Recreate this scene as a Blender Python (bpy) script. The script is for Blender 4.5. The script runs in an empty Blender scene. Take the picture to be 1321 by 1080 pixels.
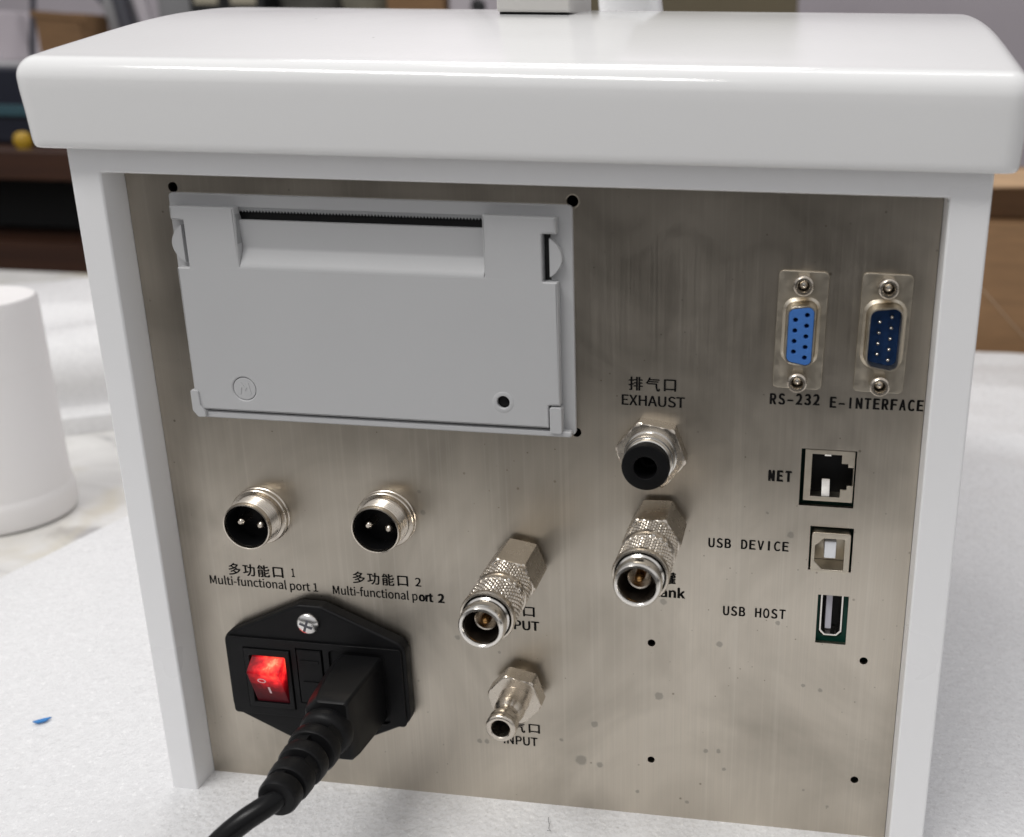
import bpy, bmesh, math, random
from mathutils import Vector, Matrix
random.seed(7)
S = 0.001                      # every length below is in millimetres
scene = bpy.context.scene
COL = scene.collection
PI = math.pi

# ------------------------------------------------------------------ camera
def set_camera():
    f, cx, cy = 1303.767, 882.013, 509.338
    p, y, r = 0.31195476, 0.11964036, -0.01629649
    fwd = Vector((-math.sin(y)*math.cos(p), math.cos(y)*math.cos(p), -math.sin(p)))
    right = Vector((math.cos(y), math.sin(y), 0))
    down = fwd.cross(right)
    rt = right*math.cos(r) + down*math.sin(r)
    dn = -right*math.sin(r) + down*math.cos(r)
    cd = bpy.data.cameras.new('camera')
    co = bpy.data.objects.new('camera', cd)
    COL.objects.link(co)
    m = Matrix((rt, -dn, -fwd)).transposed().to_4x4()
    m.translation = Vector((181.032, -252.856, 217.383))*S
    co.matrix_world = m
    cd.sensor_fit = 'HORIZONTAL'
    cd.sensor_width = 36.0
    cd.lens = f/1321*36.0
    cd.shift_x = (660.5-cx)/1321
    cd.shift_y = (cy-540.0)/1321
    cd.clip_start = 0.01
    cd.clip_end = 30
    cd.dof.use_dof = True
    cd.dof.focus_distance = 0.285
    cd.dof.aperture_fstop = 13.0
    scene.camera = co
set_camera()

# ------------------------------------------------------------------ room light
world = bpy.data.worlds.new('World')
scene.world = world
world.use_nodes = True
wn = world.node_tree
wn.nodes.clear()
wo = wn.nodes.new('ShaderNodeOutputWorld')
bg = wn.nodes.new('ShaderNodeBackground')
tc = wn.nodes.new('ShaderNodeTexCoord')
sx = wn.nodes.new('ShaderNodeSeparateXYZ')
mr = wn.nodes.new('ShaderNodeValToRGB')
mr.color_ramp.elements[0].position = 0.475
mr.color_ramp.elements[0].color = (0.030, 0.028, 0.026, 1)
mr.color_ramp.elements[1].position = 0.66
mr.color_ramp.elements[1].color = (0.46, 0.457, 0.465, 1)
ma = wn.nodes.new('ShaderNodeMath'); ma.operation = 'MULTIPLY_ADD'
ma.inputs[1].default_value = 0.5; ma.inputs[2].default_value = 0.5
wn.links.new(tc.outputs['Generated'], sx.inputs[0])
wn.links.new(sx.outputs['Z'], ma.inputs[0])
wn.links.new(ma.outputs[0], mr.inputs[0])
wn.links.new(mr.outputs[0], bg.inputs['Color'])
bg.inputs['Strength'].default_value = 1.2
wn.links.new(bg.outputs[0], wo.inputs[0])

def area(name, loc, target, sx_, sy_, power, col=(1, 1, 1)):
    l = bpy.data.lights.new(name, 'AREA')
    l.shape = 'RECTANGLE'; l.size = sx_; l.size_y = sy_
    l.energy = power; l.color = col
    o = bpy.data.objects.new(name, l)
    COL.objects.link(o)
    o.location = loc
    o.rotation_euler = (Vector(target)-Vector(loc)).to_track_quat('-Z', 'Y').to_euler()
    return o
# ceiling tube fixtures of the room
area('ceiling_lamp', (-0.62, -0.85, 1.95), (-0.1, -0.05, 0), 1.3, 0.16, 21.5, (1.0, 0.985, 0.96))
area('ceiling_lamp', (0.1, 0.75, 2.1), (0.1, 0.55, 0), 1.5, 0.18, 5, (1.0, 0.985, 0.97))
area('ceiling_lamp', (-0.6, 2.0, 2.1), (-0.6, 2.2, 0), 1.5, 0.25, 16, (1.0, 0.98, 0.97))

vs = scene.view_settings
vs.view_transform = 'Standard'; vs.look = 'None'; vs.gamma = 1.0; vs.exposure = 0.2
vs.use_curve_mapping = False
scene.render.engine = 'CYCLES'
scene.cycles.max_bounces = 8
scene.cycles.use_denoising = True
try: scene.cycles.denoiser = 'OPENIMAGEDENOISE'
except Exception: pass

# ------------------------------------------------------------------ materials
def principled(name, base, rough=0.5, metal=0.0, spec=0.5, coat=0.0):
    m = bpy.data.materials.new(name)
    m.use_nodes = True
    b = m.node_tree.nodes['Principled BSDF']
    b.inputs['Base Color'].default_value = (*base, 1)
    b.inputs['Roughness'].default_value = rough
    b.inputs['Metallic'].default_value = metal
    b.inputs['Specular IOR Level'].default_value = spec
    b.inputs['Coat Weight'].default_value = coat
    return m
class N:                                    # small node helper
    def __init__(s, m):
        s.t = m.node_tree; s.b = s.t.nodes['Principled BSDF']
        s.tc = s.t.nodes.new('ShaderNodeTexCoord')
    def new(s, kind, **kw):
        n = s.t.nodes.new(kind)
        for k, v in kw.items(): setattr(n, k, v)
        return n
    def link(s, a, b): s.t.links.new(a, b)
    def coords(s, scale=(1, 1, 1), src='Object', loc=(0, 0, 0), rot=(0, 0, 0)):
        mp = s.new('ShaderNodeMapping')
        mp.inputs['Scale'].default_value = scale
        mp.inputs['Location'].default_value = loc
        mp.inputs['Rotation'].default_value = rot
        s.link(s.tc.outputs[src], mp.inputs[0])
        return mp.outputs[0]
    def noise(s, vec, scale, detail=3, rough=0.5, dist=0.0):
        n = s.new('ShaderNodeTexNoise')
        n.inputs['Scale'].default_value = scale; n.inputs['Detail'].default_value = detail
        n.inputs['Roughness'].default_value = rough; n.inputs['Distortion'].default_value = dist
        if vec is not None: s.link(vec, n.inputs['Vector'])
        return n.outputs['Fac']
    def ramp(s, fac, stops):
        r = s.new('ShaderNodeValToRGB')
        e = r.color_ramp.elements
        while len(e) < len(stops): e.new(0.5)
        for el, (p, c) in zip(e, stops):
            el.position = p
            el.color = (*c, 1) if isinstance(c, tuple) else (c, c, c, 1)
        s.link(fac, r.inputs[0])
        return r.outputs[0]
    def mix(s, fac, a, b, blend='MIX'):
        n = s.new('ShaderNodeMix', data_type='RGBA', blend_type=blend)
        for k, v in ((0, fac), (6, a), (7, b)):
            if hasattr(v, 'links'): s.link(v, n.inputs[k])
            elif k == 0: n.inputs[0].default_value = v
            else: n.inputs[k].default_value = (*v, 1)
        return n.outputs[2]
    def math(s, op, a, b=None, c=None, clamp=False):
        n = s.new('ShaderNodeMath', operation=op, use_clamp=clamp)
        for i, v in enumerate((a, b, c)):
            if v is None: continue
            if hasattr(v, 'links'): s.link(v, n.inputs[i])
            else: n.inputs[i].default_value = v
        return n.outputs[0]
    def maprange(s, v, a, b, c=0.0, d=1.0):
        n = s.new('ShaderNodeMapRange')
        s.link(v, n.inputs[0])
        for i, q in enumerate((a, b, c, d)): n.inputs[i+1].default_value = q
        return n.outputs[0]
    def bump(s, h, strength, dist):
        n = s.new('ShaderNodeBump')
        n.inputs['Strength'].default_value = strength; n.inputs['Distance'].default_value = dist
        s.link(h, n.inputs['Height'])
        s.link(n.outputs[0], s.b.inputs['Normal'])
    def base(s, o): s.link(o, s.b.inputs['Base Color'])
    def rough(s, o): s.link(o, s.b.inputs['Roughness'])

def paint(name, base, rough, peel=0.02, specks=True):
    m = principled(name, base, rough)
    n = N(m)
    v = n.coords((1000,)*3)
    n.bump(n.noise(v, 0.9, 2), peel, 0.0004)
    if specks:                               # tiny nicks and dust on the paint
        vo = n.new('ShaderNodeTexVoronoi'); vo.inputs['Scale'].default_value = 0.045
        n.link(v, vo.inputs['Vector'])
        k = n.maprange(vo.outputs['Distance'], 0.010, 0.022, 1.0, 0.0)
        n.base(n.mix(n.math('MULTIPLY', k, 0.55), base, (0.22, 0.20, 0.18)))
    n.rough(n.maprange(n.noise(v, 0.03, 3), 0.3, 0.7, rough*0.8, rough*1.25))
    return m
M = {}
M['white'] = paint('white_paint', (0.82, 0.82, 0.817), 0.12, 0.05)
M['white_body'] = paint('white_satin_paint', (0.83, 0.83, 0.835), 0.33, 0.03)
M['handle'] = paint('pale_grey_plastic', (0.56, 0.545, 0.52), 0.38, 0.02, False)
M['printer'] = paint('light_grey_plastic', (0.49, 0.493, 0.498), 0.46, 0.05, False)
M['printer_dark'] = paint('grey_plastic', (0.33, 0.335, 0.34), 0.5, 0.05, False)
M['black'] = principled('black_void', (0.004, 0.004, 0.004), 0.7)
M['ink'] = principled('black_ink', (0.008, 0.0075, 0.0075), 0.7, spec=0.08)
def plastic(name, base, rough, tex=0.12):
    m = principled(name, base, rough, spec=0.18)
    n = N(m); v = n.coords((1000,)*3)
    n.bump(n.noise(v, 2.2, 3), tex, 0.0002)
    n.rough(n.maprange(n.noise(v, 0.12, 4), 0.3, 0.7, rough*0.85, rough*1.2))
    return m
M['black_plastic'] = plastic('black_plastic', (0.0045, 0.0045, 0.005), 0.45)
M['black_rubber'] = plastic('black_rubber', (0.0065, 0.0065, 0.007), 0.42)
M['cable'] = plastic('cable_jacket', (0.005, 0.005, 0.0055), 0.28, 0.05)
M['blue'] = plastic('blue_plastic', (0.055, 0.165, 0.46), 0.5)
M['dark_blue'] = plastic('dark_blue_plastic', (0.011, 0.042, 0.135), 0.45)
M['pcb'] = plastic('circuit_board_green', (0.010, 0.060, 0.042), 0.4)
M['white_plastic'] = plastic('white_plastic', (0.78, 0.79, 0.81), 0.35, 0.03)
M['grey_tongue'] = plastic('grey_plastic_tongue', (0.50, 0.49, 0.54), 0.4, 0.03)
def metal(name, base, rough, scratch=0.02):
    m = principled(name, base, rough, 1.0)
    n = N(m); v = n.coords((1000,)*3)
    f = n.noise(v, 0.7, 5, 0.6)
    n.base(n.mix(n.maprange(f, 0.35, 0.7), tuple(c*0.93 for c in base), base))
    n.rough(n.maprange(n.noise(v, 0.35, 3), 0.3, 0.7, rough*0.8, rough*1.25))
    n.bump(n.noise(n.coords((1000, 1000, 1000)), 3.0, 3), scratch, 0.00008)
    return m
M['nickel'] = metal('nickel_plating', (0.66, 0.60, 0.52), 0.25)
M['bright'] = metal('bright_nickel', (0.80, 0.77, 0.72), 0.16, 0.08)
M['tin'] = metal('tinned_steel', (0.64, 0.58, 0.48), 0.36)
M['dark_metal'] = metal('dark_bore_metal', (0.16, 0.135, 0.11), 0.4)
M['brass'] = metal('brass', (0.60, 0.34, 0.13), 0.28)
M['zinc'] = metal('zinc_screw', (0.78, 0.77, 0.75), 0.22)

def steel_panel():
    m = principled('brushed_stainless_steel', (0.6, 0.55, 0.47), 0.4, 1.0)
    n = N(m)
    v = n.coords((1000,)*3)
    streak = n.noise(n.coords((2600, 2600, 22)), 1.0, 4, 0.65)
    streak2 = n.noise(n.coords((700, 700, 6), loc=(5, 0, 3)), 1.0, 3, 0.6)
    cloud = n.noise(n.coords((1000, 1000, 760)), 0.022, 4, 0.55, 0.8)
    smear = n.noise(n.coords((1000, 1000, 1000), loc=(31, 7, 11)), 0.045, 3, 0.5, 1.6)
    c = n.mix(n.maprange(cloud, 0.30, 0.64), (0.39, 0.352, 0.297), (0.635, 0.578, 0.495))
    c = n.mix(n.maprange(streak, 0.3, 0.7), n.mix(0.30, c, (0.40, 0.37, 0.32)), c)
    c = n.mix(n.math('MULTIPLY', n.maprange(streak2, 0.52, 0.72), 0.15), c, (0.80, 0.76, 0.68))
    # dried drops and rust specks, each with its own place and size (mm on the panel)
    drops = [(121.1,16.9,1.8),(126.8,15.8,1.0),(125.4,30.1,1.1),(115.1,23.5,.6),(144.8,41.9,1.3),(162.1,60.9,1.0),(178.4,69.2,.7),
      (191.4,48.5,.7),(186.5,49.6,.6),(158.9,24.4,.7),(162.8,24.7,.7),(153.6,5.4,.6),(138.4,7.5,.6),(164.5,18.5,.6),
      (89.4,20.3,.8),(91.7,20.4,.8),(84.3,56,.8),(96.9,52.1,.5),(145.8,73.2,1.),(180.7,96.7,1.),(76.4,95.9,.8),(75.7,102.3,.6),
      (195.7,8.7,.5),(188.4,13.8,.5),(174.1,102.7,.4)]
    acc = None
    wob = n.noise(v, 0.9, 2)
    for (x, z, r) in drops:
        d = n.new('ShaderNodeVectorMath', operation='DISTANCE')
        n.link(v, d.inputs[0]); d.inputs[1].default_value = (x, 0, z)
        dd = n.math('ADD', d.outputs['Value'], n.math('MULTIPLY_ADD', wob, 0.9, -0.45))
        k = n.maprange(dd, r*0.75, r*1.15, 0.62, 0.0)
        acc = k if acc is None else n.math('MAXIMUM', acc, k)
    c = n.mix(acc, c, (0.27, 0.255, 0.225))
    for sc_, lo, hi, loc in ((0.125, 0.030, 0.060, (3, 0, 9)), (0.21, 0.025, 0.06, (17, 0, 2)), (0.16, 0.02, 0.05, (41, 0, 23))):
        vo = n.new('ShaderNodeTexVoronoi'); vo.inputs['Scale'].default_value = sc_
        n.link(n.coords((1000,)*3, loc=loc), vo.inputs['Vector'])
        k = n.maprange(vo.outputs['Distance'], lo, hi, 1.0, 0.0)
        gate = n.maprange(n.noise(v, 0.02, 2), 0.36, 0.52)
        c = n.mix(n.math('MULTIPLY', n.math('MULTIPLY', k, gate), 0.7), c, (0.19, 0.16, 0.12))
    n.base(c)
    r = n.maprange(streak, 0.25, 0.75, 0.34, 0.46)
    r = n.math('ADD', r, n.maprange(smear, 0.40, 0.68, 0.0, -0.06))
    n.rough(r)
    n.bump(n.math('ADD', streak, n.math('MULTIPLY', streak2, 0.35)), 0.08, 0.0001)
    n.b.inputs['Anisotropic'].default_value = 0.55
    tx = n.new('ShaderNodeCombineXYZ'); tx.inputs[0].default_value = 1.0
    n.link(tx.outputs[0], n.b.inputs['Tangent'])
    return m
M['steel'] = steel_panel()

def foam_mat(name, base, fine=1.0):
    m = principled(name, base, 0.42)
    n = N(m)
    v = n.coords((1000,)*3)
    vo = n.new('ShaderNodeTexVoronoi', feature='F1'); vo.inputs['Scale'].default_value = 0.55
    n.link(v, vo.inputs['Vector'])
    h = n.math('ADD', n.math('MULTIPLY', vo.outputs['Distance'], 0.7), n.noise(v, 0.5, 4, 0.6))
    h = n.math('ADD', h, n.math('MULTIPLY', n.noise(v, 0.09, 3), 1.6))
    n.bump(h, 0.42*fine, 0.0008)
    fb = n.mix(n.maprange(n.noise(v, 0.30, 4), 0.3, 0.7), tuple(c*0.93 for c in base), base)
    vo2 = n.new('ShaderNodeTexVoronoi'); vo2.inputs['Scale'].default_value = 1.15
    n.link(v, vo2.inputs['Vector'])
    sc = n.new('ShaderNodeSeparateColor'); n.link(vo2.outputs['Color'], sc.inputs[0])
    cell_glint = n.math('MULTIPLY', n.maprange(sc.outputs[1], 0.70, 0.86), n.maprange(n.noise(v, 0.7, 3, 0.6), 0.50, 0.66))
    n.base(n.mix(n.math('MULTIPLY', cell_glint, 0.8*fine), fb, (0.88, 0.88, 0.88)))   # paler cell skins, with bright glints painted into the colour
    ge = n.new('ShaderNodeNewGeometry')               # little cell walls tilted every way, a few catch the lamps
    tl = n.new('ShaderNodeVectorMath', operation='MULTIPLY_ADD')
    n.link(vo2.outputs['Color'], tl.inputs[0]); tl.inputs[1].default_value = (1.3, 1.3, 0.2); tl.inputs[2].default_value = (-0.65, -0.65, -0.1)
    gt = n.new('ShaderNodeVectorMath', operation='SCALE')
    n.link(tl.outputs[0], gt.inputs[0]); n.link(n.maprange(sc.outputs[2], 0.72, 0.80, 0.04*fine, 0.30*fine), gt.inputs['Scale'])
    ad = n.new('ShaderNodeVectorMath', operation='ADD'); n.link(ge.outputs['Normal'], ad.inputs[0]); n.link(gt.outputs[0], ad.inputs[1])
    nz = n.new('ShaderNodeVectorMath', operation='NORMALIZE'); n.link(ad.outputs[0], nz.inputs[0])
    for q in n.t.nodes:
        if q.type == 'BUMP': n.link(nz.outputs[0], q.inputs['Normal'])
    n.rough(n.maprange(sc.outputs[0], 0.55, 0.95, 0.45, 0.20))
    return m
M['foam'] = foam_mat('white_packing_foam', (0.745, 0.745, 0.75))
M['foam_smooth'] = foam_mat('white_foam_smooth', (0.74, 0.735, 0.735), 0.25)
M['roll'] = paint('white_matte_roll', (0.80, 0.78, 0.77), 0.55, 0.05, False)

def marble():
    m = principled('stained_marble', (0.6, 0.58, 0.55), 0.22)
    n = N(m); v = n.coords((1000,)*3, rot=(0, 0, 0.5))
    a = n.noise(n.coords((1000, 2400, 1000), rot=(0, 0, 0.5)), 0.012, 5, 0.6, 1.2)
    b = n.noise(v, 0.02, 4, 0.5, 0.6)
    c = n.ramp(a, [(0.30, (0.40, 0.39, 0.39)), (0.43, (0.64, 0.63, 0.61)), (0.6, (0.72, 0.71, 0.69)), (0.75, (0.60, 0.585, 0.57))])
    n.base(n.mix(n.maprange(b, 0.52, 0.72, 0, 0.6), c, (0.55, 0.48, 0.33)))
    return m
M['marble'] = marble()
def wood(name, a, b):
    m = principled(name, a, 0.4)
    n = N(m)
    f = n.noise(n.coords((1.5, 40, 40)), 1.0, 4, 0.6, 0.4)
    n.base(n.mix(n.maprange(f, 0.3, 0.7), a, b))
    return m
M['wood'] = wood('dark_brown_wood', (0.030, 0.012, 0.007), (0.060, 0.024, 0.012))
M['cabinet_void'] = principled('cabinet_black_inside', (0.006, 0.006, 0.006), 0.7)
def card(name, base):
    m = principled(name, base, 0.75)
    n = N(m)
    f = n.noise(n.coords((20, 20, 160)), 1.0, 4)
    n.base(n.mix(n.maprange(f, 0.3, 0.7), tuple(c*0.85 for c in base), tuple(min(1, c*1.1) for c in base)))
    return m
M['card'] = card('brown_cardboard', (0.24, 0.135, 0.062))
M['card_shaded'] = card('shaded_cardboard', (0.19, 0.105, 0.05))  # shade on the recessed upper box put into a darker card colour
M['card_pale'] = card('pale_cardboard', (0.42, 0.27, 0.15))
def plain(name, base, rough=0.6, amt=0.08, scale=6):
    m = principled(name, base, rough)
    n = N(m)
    f = n.noise(n.coords((scale,)*3), 1.0, 4)
    n.base(n.mix(n.maprange(f, 0.3, 0.7), tuple(c*(1-amt) for c in base), tuple(min(1, c*(1+amt)) for c in base)))
    return m
M['wall'] = plain('lilac_grey_wall', (0.46, 0.42, 0.45), 0.7, 0.05, 2)
M['floor'] = plain('grey_floor', (0.06, 0.057, 0.054), 0.5)
M['counter'] = plain('light_grey_counter', (0.55, 0.55, 0.56), 0.5)
M['olive'] = plain('olive_board', (0.13, 0.105, 0.06), 0.6)
M['navy'] = plain('navy_black_shell', (0.012, 0.014, 0.025), 0.35)
M['teal'] = plain('teal_panel', (0.04, 0.09, 0.11), 0.3)
M['yellow'] = plain('yellow_plastic', (0.40, 0.24, 0.01), 0.4)
M['grey_bag'] = plain('grey_plastic_film', (0.32, 0.32, 0.33), 0.25)
M['dark_grey'] = plain('dark_grey_plastic', (0.07, 0.07, 0.085), 0.4)
M['mid_grey'] = plain('mid_grey_metal', (0.27, 0.27, 0.275), 0.4)
M['soot'] = plain('black_crate_plastic', (0.015, 0.015, 0.016), 0.5)
M['beige'] = plain('beige_label', (0.42, 0.38, 0.29), 0.6)
M['khaki'] = plain('khaki_cloth', (0.15, 0.14, 0.105), 0.8, 0.25, 30)
M['murk'] = plain('dark_olive_fabric', (0.075, 0.072, 0.062), 0.8, 0.3, 30)
M['lilac'] = plain('pale_lilac_paint', (0.52, 0.48, 0.51), 0.5)
M['scrap'] = plain('blue_film', (0.03, 0.20, 0.52), 0.3)
M['string'] = plain('pale_string', (0.45, 0.33, 0.22), 0.7)

def red_rocker():
    m = principled('lit_red_translucent_plastic', (0.05, 0.003, 0.006), 0.45, spec=0.12)
    n = N(m)
    v = n.coords((1000,)*3)
    d = n.new('ShaderNodeVectorMath', operation='DISTANCE')
    n.link(v, d.inputs[0]); d.inputs[1].default_value = (29.0, -6.0, 45.0)
    w = n.noise(v, 0.32, 3, 0.6)
    dd = n.math('ADD', d.outputs['Value'], n.math('MULTIPLY_ADD', w, 9.0, -4.5))
    col = n.ramp(n.maprange(dd, 0.0, 13.0), [(0.0, (1.0, 0.42, 0.22)), (0.12, (1.0, 0.10, 0.05)), (0.28, (1.0, 0.02, 0.025)), (0.5, (0.50, 0.006, 0.012)), (1.0, (0.10, 0.002, 0.008))])
    n.link(col, n.b.inputs['Emission Color'])
    n.link(n.maprange(dd, 0.0, 9.0, 1.35, 0.12), n.b.inputs['Emission Strength'])
    return m
M['rocker'] = red_rocker()
M['mark'] = principled('pale_pink_print', (0.75, 0.55, 0.56), 0.5)

# ------------------------------------------------------------------ mesh helpers
def frame_to(axis):                       # matrix taking +Z of a lathe to the axis
    return Vector(axis).normalized().to_track_quat('Z', 'Y').to_matrix().to_4x4()

class B:
    def __init__(s): s.bm = bmesh.new()
    def box(s, x0, x1, y0, y1, z0, z1, rot=None):
        c = Vector(((x0+x1)/2, (y0+y1)/2, (z0+z1)/2))
        mt = Matrix.Translation(c)
        if rot is not None: mt = mt @ rot
        mt = mt @ Matrix.Diagonal((abs(x1-x0), abs(y1-y0), abs(z1-z0), 1))
        bmesh.ops.create_cube(s.bm, size=1.0, matrix=mt)
        return s
    def prism(s, poly, y0, y1, f=lambda a, b, y: (a, y, b)):
        a = [s.bm.verts.new(f(p, q, y0)) for p, q in poly]
        b = [s.bm.verts.new(f(p, q, y1)) for p, q in poly]
        k = len(poly)
        s.bm.faces.new(a); s.bm.faces.new(b[::-1])
        for i in range(k): s.bm.faces.new((a[i], b[i], b[(i+1) % k], a[(i+1) % k]))
        return s
    def loft(s, rings, cap0=True, cap1=True, closed=True):
        R = [[s.bm.verts.new(p) for p in r] for r in rings]
        for a, b in zip(R, R[1:]):
            k = len(a)
            for i in range(k if closed else k-1):
                s.bm.faces.new((a[i], a[(i+1) % k], b[(i+1) % k], b[i]))
        if cap0 and closed: s.bm.faces.new(R[0][::-1])
        if cap1 and closed: s.bm.faces.new(R[-1])
        return s
    def lathe(s, base, prof, axis=(0, -1, 0), seg=48, cap0=True, cap1=True, wob=None):
        m = Matrix.Translation(Vector(base)) @ frame_to(axis)
        rings = []
        for j, (r, h) in enumerate(prof):
            ring = []
            for i in range(seg):
                t = 2*PI*i/seg
                rr = r if wob is None else r+wob(t, h)
                ring.append((m @ Vector((rr*math.cos(t), rr*math.sin(t), h)))[:])
            rings.append(ring)
        return s.loft(rings, cap0, cap1)
    def tube(s, pts, rad, seg=16):
        P = [Vector(p) for p in pts]
        rings = []
        up = Vector((0.13, 0.21, 1)).normalized()
        for i, p in enumerate(P):
            d = (P[min(i+1, len(P)-1)]-P[max(i-1, 0)]).normalized()
            a = up.cross(d).normalized(); b = d.cross(a)
            r = rad[i] if isinstance(rad, (list, tuple)) else rad
            rings.append([(p+a*r*math.cos(2*PI*k/seg)+b*r*math.sin(2*PI*k/seg))[:] for k in range(seg)])
        return s.loft(rings)
    def merge(s, me, mt):
        k = len(s.bm.verts)
        s.bm.from_mesh(me)
        s.bm.verts.ensure_lookup_table()
        for v in s.bm.verts[k:]: v.co = mt @ v.co
        return s
    def bevel(s, w, seg=2, ang=35, sel=None):
        s.bm.normal_update()
        es = [e for e in s.bm.edges if len(e.link_faces) == 2 and e.calc_face_angle(0) > math.radians(ang) and (sel is None or sel(e))]
        if es:
            bmesh.ops.bevel(s.bm, geom=es, offset=w, offset_type='OFFSET', segments=seg, profile=0.5, affect='EDGES', clamp_overlap=True)
        return s
    def build(s, name, material, parent=None, origin=(0, 0, 0), smooth=38):
        bmesh.ops.recalc_face_normals(s.bm, faces=s.bm.faces)
        me = bpy.data.meshes.new(name)
        for v in s.bm.verts: v.co = (v.co-Vector(origin))*S
        s.bm.to_mesh(me); s.bm.free()
        me.materials.append(M[material] if isinstance(material, str) else material)
        if smooth:
            me.shade_smooth()
            me.set_sharp_from_angle(angle=math.radians(smooth))
        o = bpy.data.objects.new(name, me)
        if smooth and len(me.polygons) < 3000:
            w = o.modifiers.new('even_shading', 'WEIGHTED_NORMAL'); w.keep_sharp = True; w.weight = 80
        COL.objects.link(o)
        o.location = Vector(origin)*S
        if parent is not None: o.parent = parent
        return o

TOFACE = lambda ymid: Matrix(((1, 0, 0, 0), (0, 0, -1, ymid), (0, 1, 0, 0), (0, 0, 0, 1)))   # xy sheet -> upright, facing -y
def sheet(outer, holes, y0, y1, bev=0.0):
    """flat plate with holes standing upright between y0 (front) and y1"""
    cu = bpy.data.curves.new('sheet', 'CURVE')
    cu.dimensions = '2D'; cu.fill_mode = 'BOTH'
    for loop in [outer]+list(holes):
        sp = cu.splines.new('POLY'); sp.points.add(len(loop)-1)
        for p, (a, b) in zip(sp.points, loop): p.co = (a, b, 0, 1)
        sp.use_cyclic_u = True
    th = abs(y1-y0)
    cu.extrude = th/2-bev; cu.bevel_depth = bev; cu.bevel_resolution = 2; cu.offset = -bev
    o = bpy.data.objects.new('sheet', cu)
    COL.objects.link(o)
    me = bpy.data.meshes.new_from_object(o)
    bpy.data.objects.remove(o); bpy.data.curves.remove(cu)
    bm = B(); bm.merge(me, TOFACE((y0+y1)/2))
    bpy.data.meshes.remove(me)
    bmesh.ops.remove_doubles(bm.bm, verts=bm.bm.verts, dist=0.002)
    return bm
def circ(x, z, r, n=28): return [(x+r*math.cos(2*PI*i/n), z+r*math.sin(2*PI*i/n)) for i in range(n)]
def rect(x0, x1, z0, z1): return [(x0, z0), (x1, z0), (x1, z1), (x0, z1)]
def rpoly(pts, r, seg=5):
    """polygon with rounded corners; r one radius or one per corner"""
    out = []; k = len(pts)
    for i in range(k):
        p = Vector(pts[i]); a = Vector(pts[i-1])-p; b = Vector(pts[(i+1) % k])-p
        rr = r[i] if isinstance(r, (list, tuple)) else r
        if rr <= 0: out.append(tuple(p)); continue
        la, lb = a.length, b.length; a.normalize(); b.normalize()
        ang = a.angle(b)
        t = min(rr/math.tan(ang/2), la*0.49, lb*0.49); rr2 = t*math.tan(ang/2)
        c = p+(a+b).normalized()*(rr2/math.sin(ang/2))
        s = p+a*t-c; e = p+b*t-c
        th0 = math.atan2(s.y, s.x); th1 = math.atan2(e.y, e.x)
        d = (th1-th0+PI) % (2*PI)-PI
        for j in range(seg+1):
            th = th0+d*j/seg
            out.append((c.x+rr2*math.cos(th), c.y+rr2*math.sin(th)))
    return out
def tag(o, label=None, cat=None, group=None, kind=None):
    if label: o['label'] = label
    if cat: o['category'] = cat
    if group: o['group'] = group
    if kind: o['kind'] = kind
    return o
def empty(name, loc=(0, 0, 0)):
    o = bpy.data.objects.new(name, None)
    o.empty_display_size = 0.02
    COL.objects.link(o); o.location = Vector(loc)*S
    return o
def copy_part(o, parent, off):            # a part and its sub-parts, moved by off (mm)
    c = o.copy(); COL.objects.link(c); c.parent = parent
    c.location = o.location+Vector(off)*S
    for ch in list(o.children):
        d = ch.copy(); COL.objects.link(d); d.parent = c
    return c

# ------------------------------------------------------------------ lettering
def bbox(me):
    xs = [v.co.x for v in me.vertices]; ys = [v.co.y for v in me.vertices]
    return min(xs), max(xs), min(ys), max(ys)
def label_font():
    import os
    try:
        p = os.path.join(bpy.utils.system_resource('DATAFILES'), 'fonts', 'Noto Sans CJK Regular.woff2')
        return bpy.data.fonts.load(p)
    except Exception:
        return None
FONT = label_font()
def text_mesh(s, bold=0.0):
    """flat letters; a heavier stroke is made of copies set slightly apart"""
    cu = bpy.data.curves.new('letters', 'FONT')
    cu.body = s
    if FONT is not None: cu.font = FONT
    cu.fill_mode = 'FRONT'; cu.size = 10; cu.extrude = 0.0
    o = bpy.data.objects.new('letters', cu)
    COL.objects.link(o)
    bpy.context.view_layer.update()
    me = bpy.data.meshes.new_from_object(o.evaluated_get(bpy.context.evaluated_depsgraph_get()))
    bpy.data.objects.remove(o); bpy.data.curves.remove(cu)
    w = 0.10+bold
    bm = bmesh.new()
    k = 3 if w < 0.2 else 5
    for i in range(k):
        a = len(bm.verts)
        bm.from_mesh(me); bm.verts.ensure_lookup_table()
        for v in bm.verts[a:]:
            v.co.x += w*(2*i/(k-1)-1); v.co.y += 0.35*w*(1 if i % 2 else -1)
            v.co.z += 0.004*i
    bm.to_mesh(me); bm.free()
    return me
def bbox(me):
    xs = [v.co.x for v in me.vertices]; ys = [v.co.y for v in me.vertices]
    return min(xs), max(xs), min(ys), max(ys)
_me = text_mesh('H', -0.0999)
CAPH = max(v.co.y for v in _me.vertices); bpy.data.meshes.remove(_me)
def put_text(bm, s, x0, x1, z, cap, bold=0.0, y=-0.06, slope=0.0, ref=None):
    """letters of s between x0 and x1, baseline z, capital height cap"""
    me = text_mesh(s, bold)
    a, b, c, d = bbox(me)
    h = CAPH
    sx_ = (x1-x0)/(b-a); sz = cap/h
    mt = Matrix(((sx_, 0, 0, x0-a*sx_), (0, 0, -1, y), (slope*sx_, sz, 0, z), (0, 0, 0, 1)))
    bm.merge(me, mt); bpy.data.meshes.remove(me)
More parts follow.
